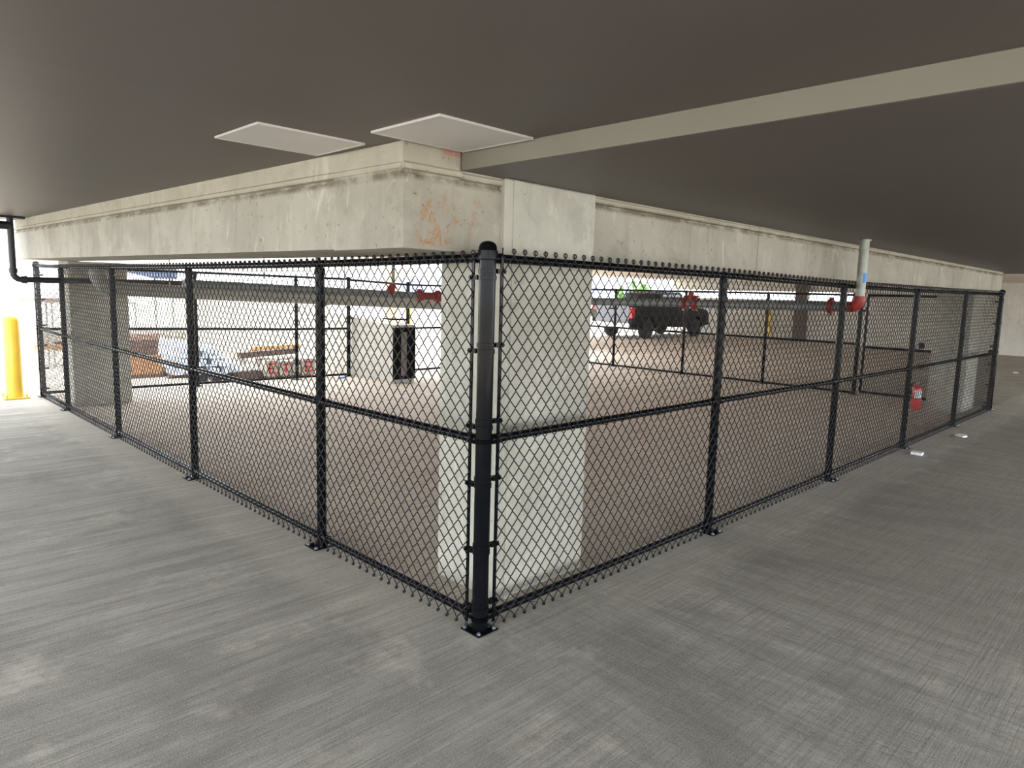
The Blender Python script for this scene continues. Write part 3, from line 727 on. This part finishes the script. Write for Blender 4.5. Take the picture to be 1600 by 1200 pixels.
for (x, y, z), l in (((2.30, 9.42, .085), 'black pipe end on the floor in front of the metal channels, the left one'), ((2.52, 9.36, .085), 'black pipe end on the floor in front of the metal channels, the middle one'), ((2.74, 9.38, .085), 'black pipe end on the floor in front of the metal channels, the right one')):
    tag(MB().tube([(x, y, z), (x, y+.22, z)], .082, 16).build('black_pipe', M['blackpipe']), l, 'pipe')
bx = thing('cardboard_box', (1.78, 10.75, 0), 'brown cardboard box on a dark skid behind the shaded column', 'box')
MB().rbox(1.52, 2.05, 10.6, 11.1, .06, .40, .006).build('carton', M['carton'], bx); MB().box(1.5, 2.07, 10.6, 11.1, 0, .06).build('skid', M['darkwood'], bx)
MB().box(1.52, 2.05, 10.83, 10.88, .4005, .403).build('tape', M['lumber'], bx)
zz = .403
for i, (mt, h, l) in enumerate(((M['darkcarton'], .13, 'dark brown block of the stack on the cardboard box, the lower one'), (M['darkcarton'], .12, 'dark brown block of the stack on the cardboard box, the middle one'), (M['pale_brick'], .12, 'faded block on top of the stack on the cardboard box'))):
    tag(MB().rbox(1.48+.01*i, 2.0+.012*i, 10.62, 11.05, zz, zz+h, .01).build('stacked_block', mt), l, 'block'); zz += h
# timber seen past the end post on the left
t1 = thing('timber_rack', (1.65, 13.2, 0), 'low rack of old timber beyond the far end of the left fence', 'rack')
for x in (.93, 2.37):
    for y in (13.02, 13.48): MB().tube([(x, y, 0), (x, y, 1.22)], .014, 8).build('upright', M['galv'], t1)
MB().box(.9, 2.4, 13.0, 13.5, .32, .34).build('shelf', M['galv'], t1); MB().box(.9, 2.4, 13.0, 13.5, 1.22, 1.24).build('shelf', M['galv'], t1)
board((.62, 13.1, .385), (2.3, 13.1, .385), .14, .085, M['carton'], 'reddish timber plank on the lower shelf of the rack')
board((.43, 13.2, 1.273), (2.0, 13.2, 1.273), .2, .06, M['pale_brick'], 'pale timber plank on the top shelf of the rack')
board((1.0, 13.36, .405), (2.2, 13.36, .405), .13, .125, M['darkwood'], 'dark timber baulk on the lower shelf of the rack behind the reddish plank')

# litter
def scrap(x, y, pts, h, mat, label):
    m = MB(); m.prism([(x+a, y+b) for a, b in pts], 'z', .002, h); tag(m.build('paper_scrap', mat), label, 'litter')
scrap(7.94, -.29, [(-.09, -.03), (0, -.06), (.1, -.02), (.08, .05), (-.03, .07)], .02, M['white'], 'crumpled pale scrap on the floor outside the right-hand fence, the farther one')
scrap(6.28, -.23, [(-.05, -.06), (.06, -.05), (.06, .06), (-.05, .05)], .03, M['white'], 'small pale square scrap on the floor outside the right-hand fence, the nearer one')
scrap(18.9, .97, [(-.06, -.05), (.06, -.04), (.04, .06), (-.05, .05)], .02, M['white'], 'tiny white scrap on the floor near the far right wall')
scrap(4.55, 8.8, [(-.09, -.03), (.06, -.05), (.1, .03), (-.05, .05)], .025, M['blue'], 'blue wrapper on the floor at the foot of the back fence')

# ------------------------------------------------------------------ pickup truck (facing +x)
tk = thing('pickup_truck', (22.6, 14.2, 0), 'black pickup truck parked beyond the enclosure, its red tail lamp showing', 'truck')
TX, TY0, TY1 = 19.75, 13.22, 15.15
def body_side():
    # outline in (x, z) with wheel arches
    def arch(cx, r): return [(cx + r*math.cos(a), .40 + r*math.sin(a)) for a in [PI*i/10 for i in range(11)]][::-1]
    p = [(TX, .55), (TX, 1.30), (TX+.05, 1.33), (TX+1.85, 1.33), (TX+1.9, 1.22), (TX+5.1, 1.20), (TX+5.55, 1.10), (TX+5.7, .9), (TX+5.72, .5), (TX+5.2, .45)]
    p += [(x, z) for x, z in arch(TX+4.72, .46)][::-1]
    p += [(TX+1.7, .45)] + arch(TX+1.12, .46)[::-1] + [(TX+.5, .55)]
    return p
bd = MB()
sidep = body_side()
bd.prism([(x, z) for x, z in sidep], 'y', TY0, TY1)
bdo = bd.build('body', M['truck'], tk)
cab = [(TX+1.9, 1.2), (TX+2.02, 1.76), (TX+2.3, 1.84), (TX+3.5, 1.84), (TX+4.25, 1.2)]
inn = lambda p: p
MB().prism(cab, 'y', TY0+.12, TY1-.12).build('cab', M['truck'], tk)
for yy in (TY0+.112, TY1-.118):
    MB().prism([(TX+2.1, 1.28), (TX+2.2, 1.72), (TX+2.75, 1.74), (TX+2.75, 1.28)], 'y', yy, yy+.006).prism([(TX+2.85, 1.28), (TX+2.85, 1.74), (TX+3.42, 1.74), (TX+3.95, 1.28)], 'y', yy, yy+.006).build('side_window', M['glass'], tk)
tag(MB().rbox(TX-.03, TX+.01, TY0+.13, TY1-.13, .60, 1.31, .008).build('tailgate', M['tailgate'], tk), 'dark tailgate catching the daylight')
MB().rbox(TX-.06, TX-.028, 14.05, 14.32, 1.12, 1.18, .006).build('tailgate_handle', M['truck'], tk)
MB().rbox(TX-.16, TX-.01, TY0+.02, TY1-.02, .44, .62, .02).build('rear_bumper', M['chrome'], tk)
for yy in (TY0-.012, TY1-.13): MB().rbox(TX-.025, TX+.16, yy, yy+.142, .80, 1.22, .012).build('tail_lamp', M['tail'], tk)
for cx in (TX+1.12, TX+4.72):
    for yy in (TY0+.13, TY1-.13):
        w = MB().lathe([(.2, -.12), (.36, -.12), (.385, -.09), (.385, .09), (.36, .12), (.2, .12)], (cx, yy, .385), 'y', 24).build('wheel', M['rubber'], tk)
        MB().lathe([(.21, -.10), (.2, .0), (.21, .10)], (cx, yy, .385), 'y', 16).build('rim', M['chrome'], w)
MB().rbox(TX+3.65, TX+3.8, TY0-.12, TY0+.02, 1.22, 1.38, .02).build('wing_mirror', M['truck'], tk)

# wall pier behind the truck on the right
tag(MB().box(26.0, 26.3, 9.28, 9.72, 0, 2.42).build('wall_pier', M['darkwood']), 'narrow brown pier against the far beige wall', 'column')
# ------------------------------------------------------------------ outside
tc = thing('tan_column', (11.6, 17.3, 0), 'slim tan column far off behind the low wall', 'column')
MB().rbox(11.45, 11.75, 17.15, 17.45, 0, 2.207, .01).build('shaft', M['tan'], tc)
bg_ = thing('building', (38, 38, -.26), 'pale building with hazy blue windows across the street', 'building')
MB().box(24, 60, 36, 46, -.26, 9).build('wall', M['building'], bg_)
for i in range(9):
    for zf in (.7, 3.6, 6.5):
        MB().box(24.8+i*3.9, 27.6+i*3.9, 35.93, 36.02, zf, zf+1.7).build('window', M['bwindow'], bg_)
cn = thing('canopy', (3.2, 21.5, -.26), 'blue sloping canopy showing above the drain pipe on the left', 'canopy')
MB().hexa([(2.2, 21, 2.58), (6.0, 21, 1.78), (2.2, 23, 2.58), (6.0, 23, 1.78), (2.2, 21, 2.7), (6.0, 21, 2.3), (2.2, 23, 2.7), (6.0, 23, 2.3)]).build('roof_cloth', M['bluetarp'], cn)
for x in (2.3, 5.9):
    for y in (21.2, 22.8): MB().tube([(x, y, -.26), (x, y, 2.58 if x < 3 else 1.85)], .04, 10).build('pole', M['white'], cn)
# a shrub outside the opening behind the truck
sh = thing('shrub', (33, 22.5, -.26), 'green shrub outside the gap above the truck bed', 'shrub')
fo_ = MB()
for i in range(260):
    a, b_ = rng.uniform(0, 2*PI), rng.uniform(-1, 1); rr = rng.uniform(.5, 1.0)
    p = Vector((33+1.5*rr*math.cos(a)*math.sqrt(1-b_*b_), 22.5+1.5*rr*math.sin(a)*math.sqrt(1-b_*b_), 1.35+1.2*rr*b_))
    q = Vector(rng.normal(size=3)).normalized(); s_ = q.cross(Vector((0, 0, 1))).normalized(); u_ = q.cross(s_)
    fo_.add([p-s_*.14, p+u_*.2, p+s_*.14, p-u_*.2], [(0, 1, 2, 3)])
fo_.build('foliage', M['green'], sh); MB().tube([(33, 22.5, -.26), (33, 22.5, 1.2)], [.12, .06], 8).build('trunk', M['darkwood'], sh)
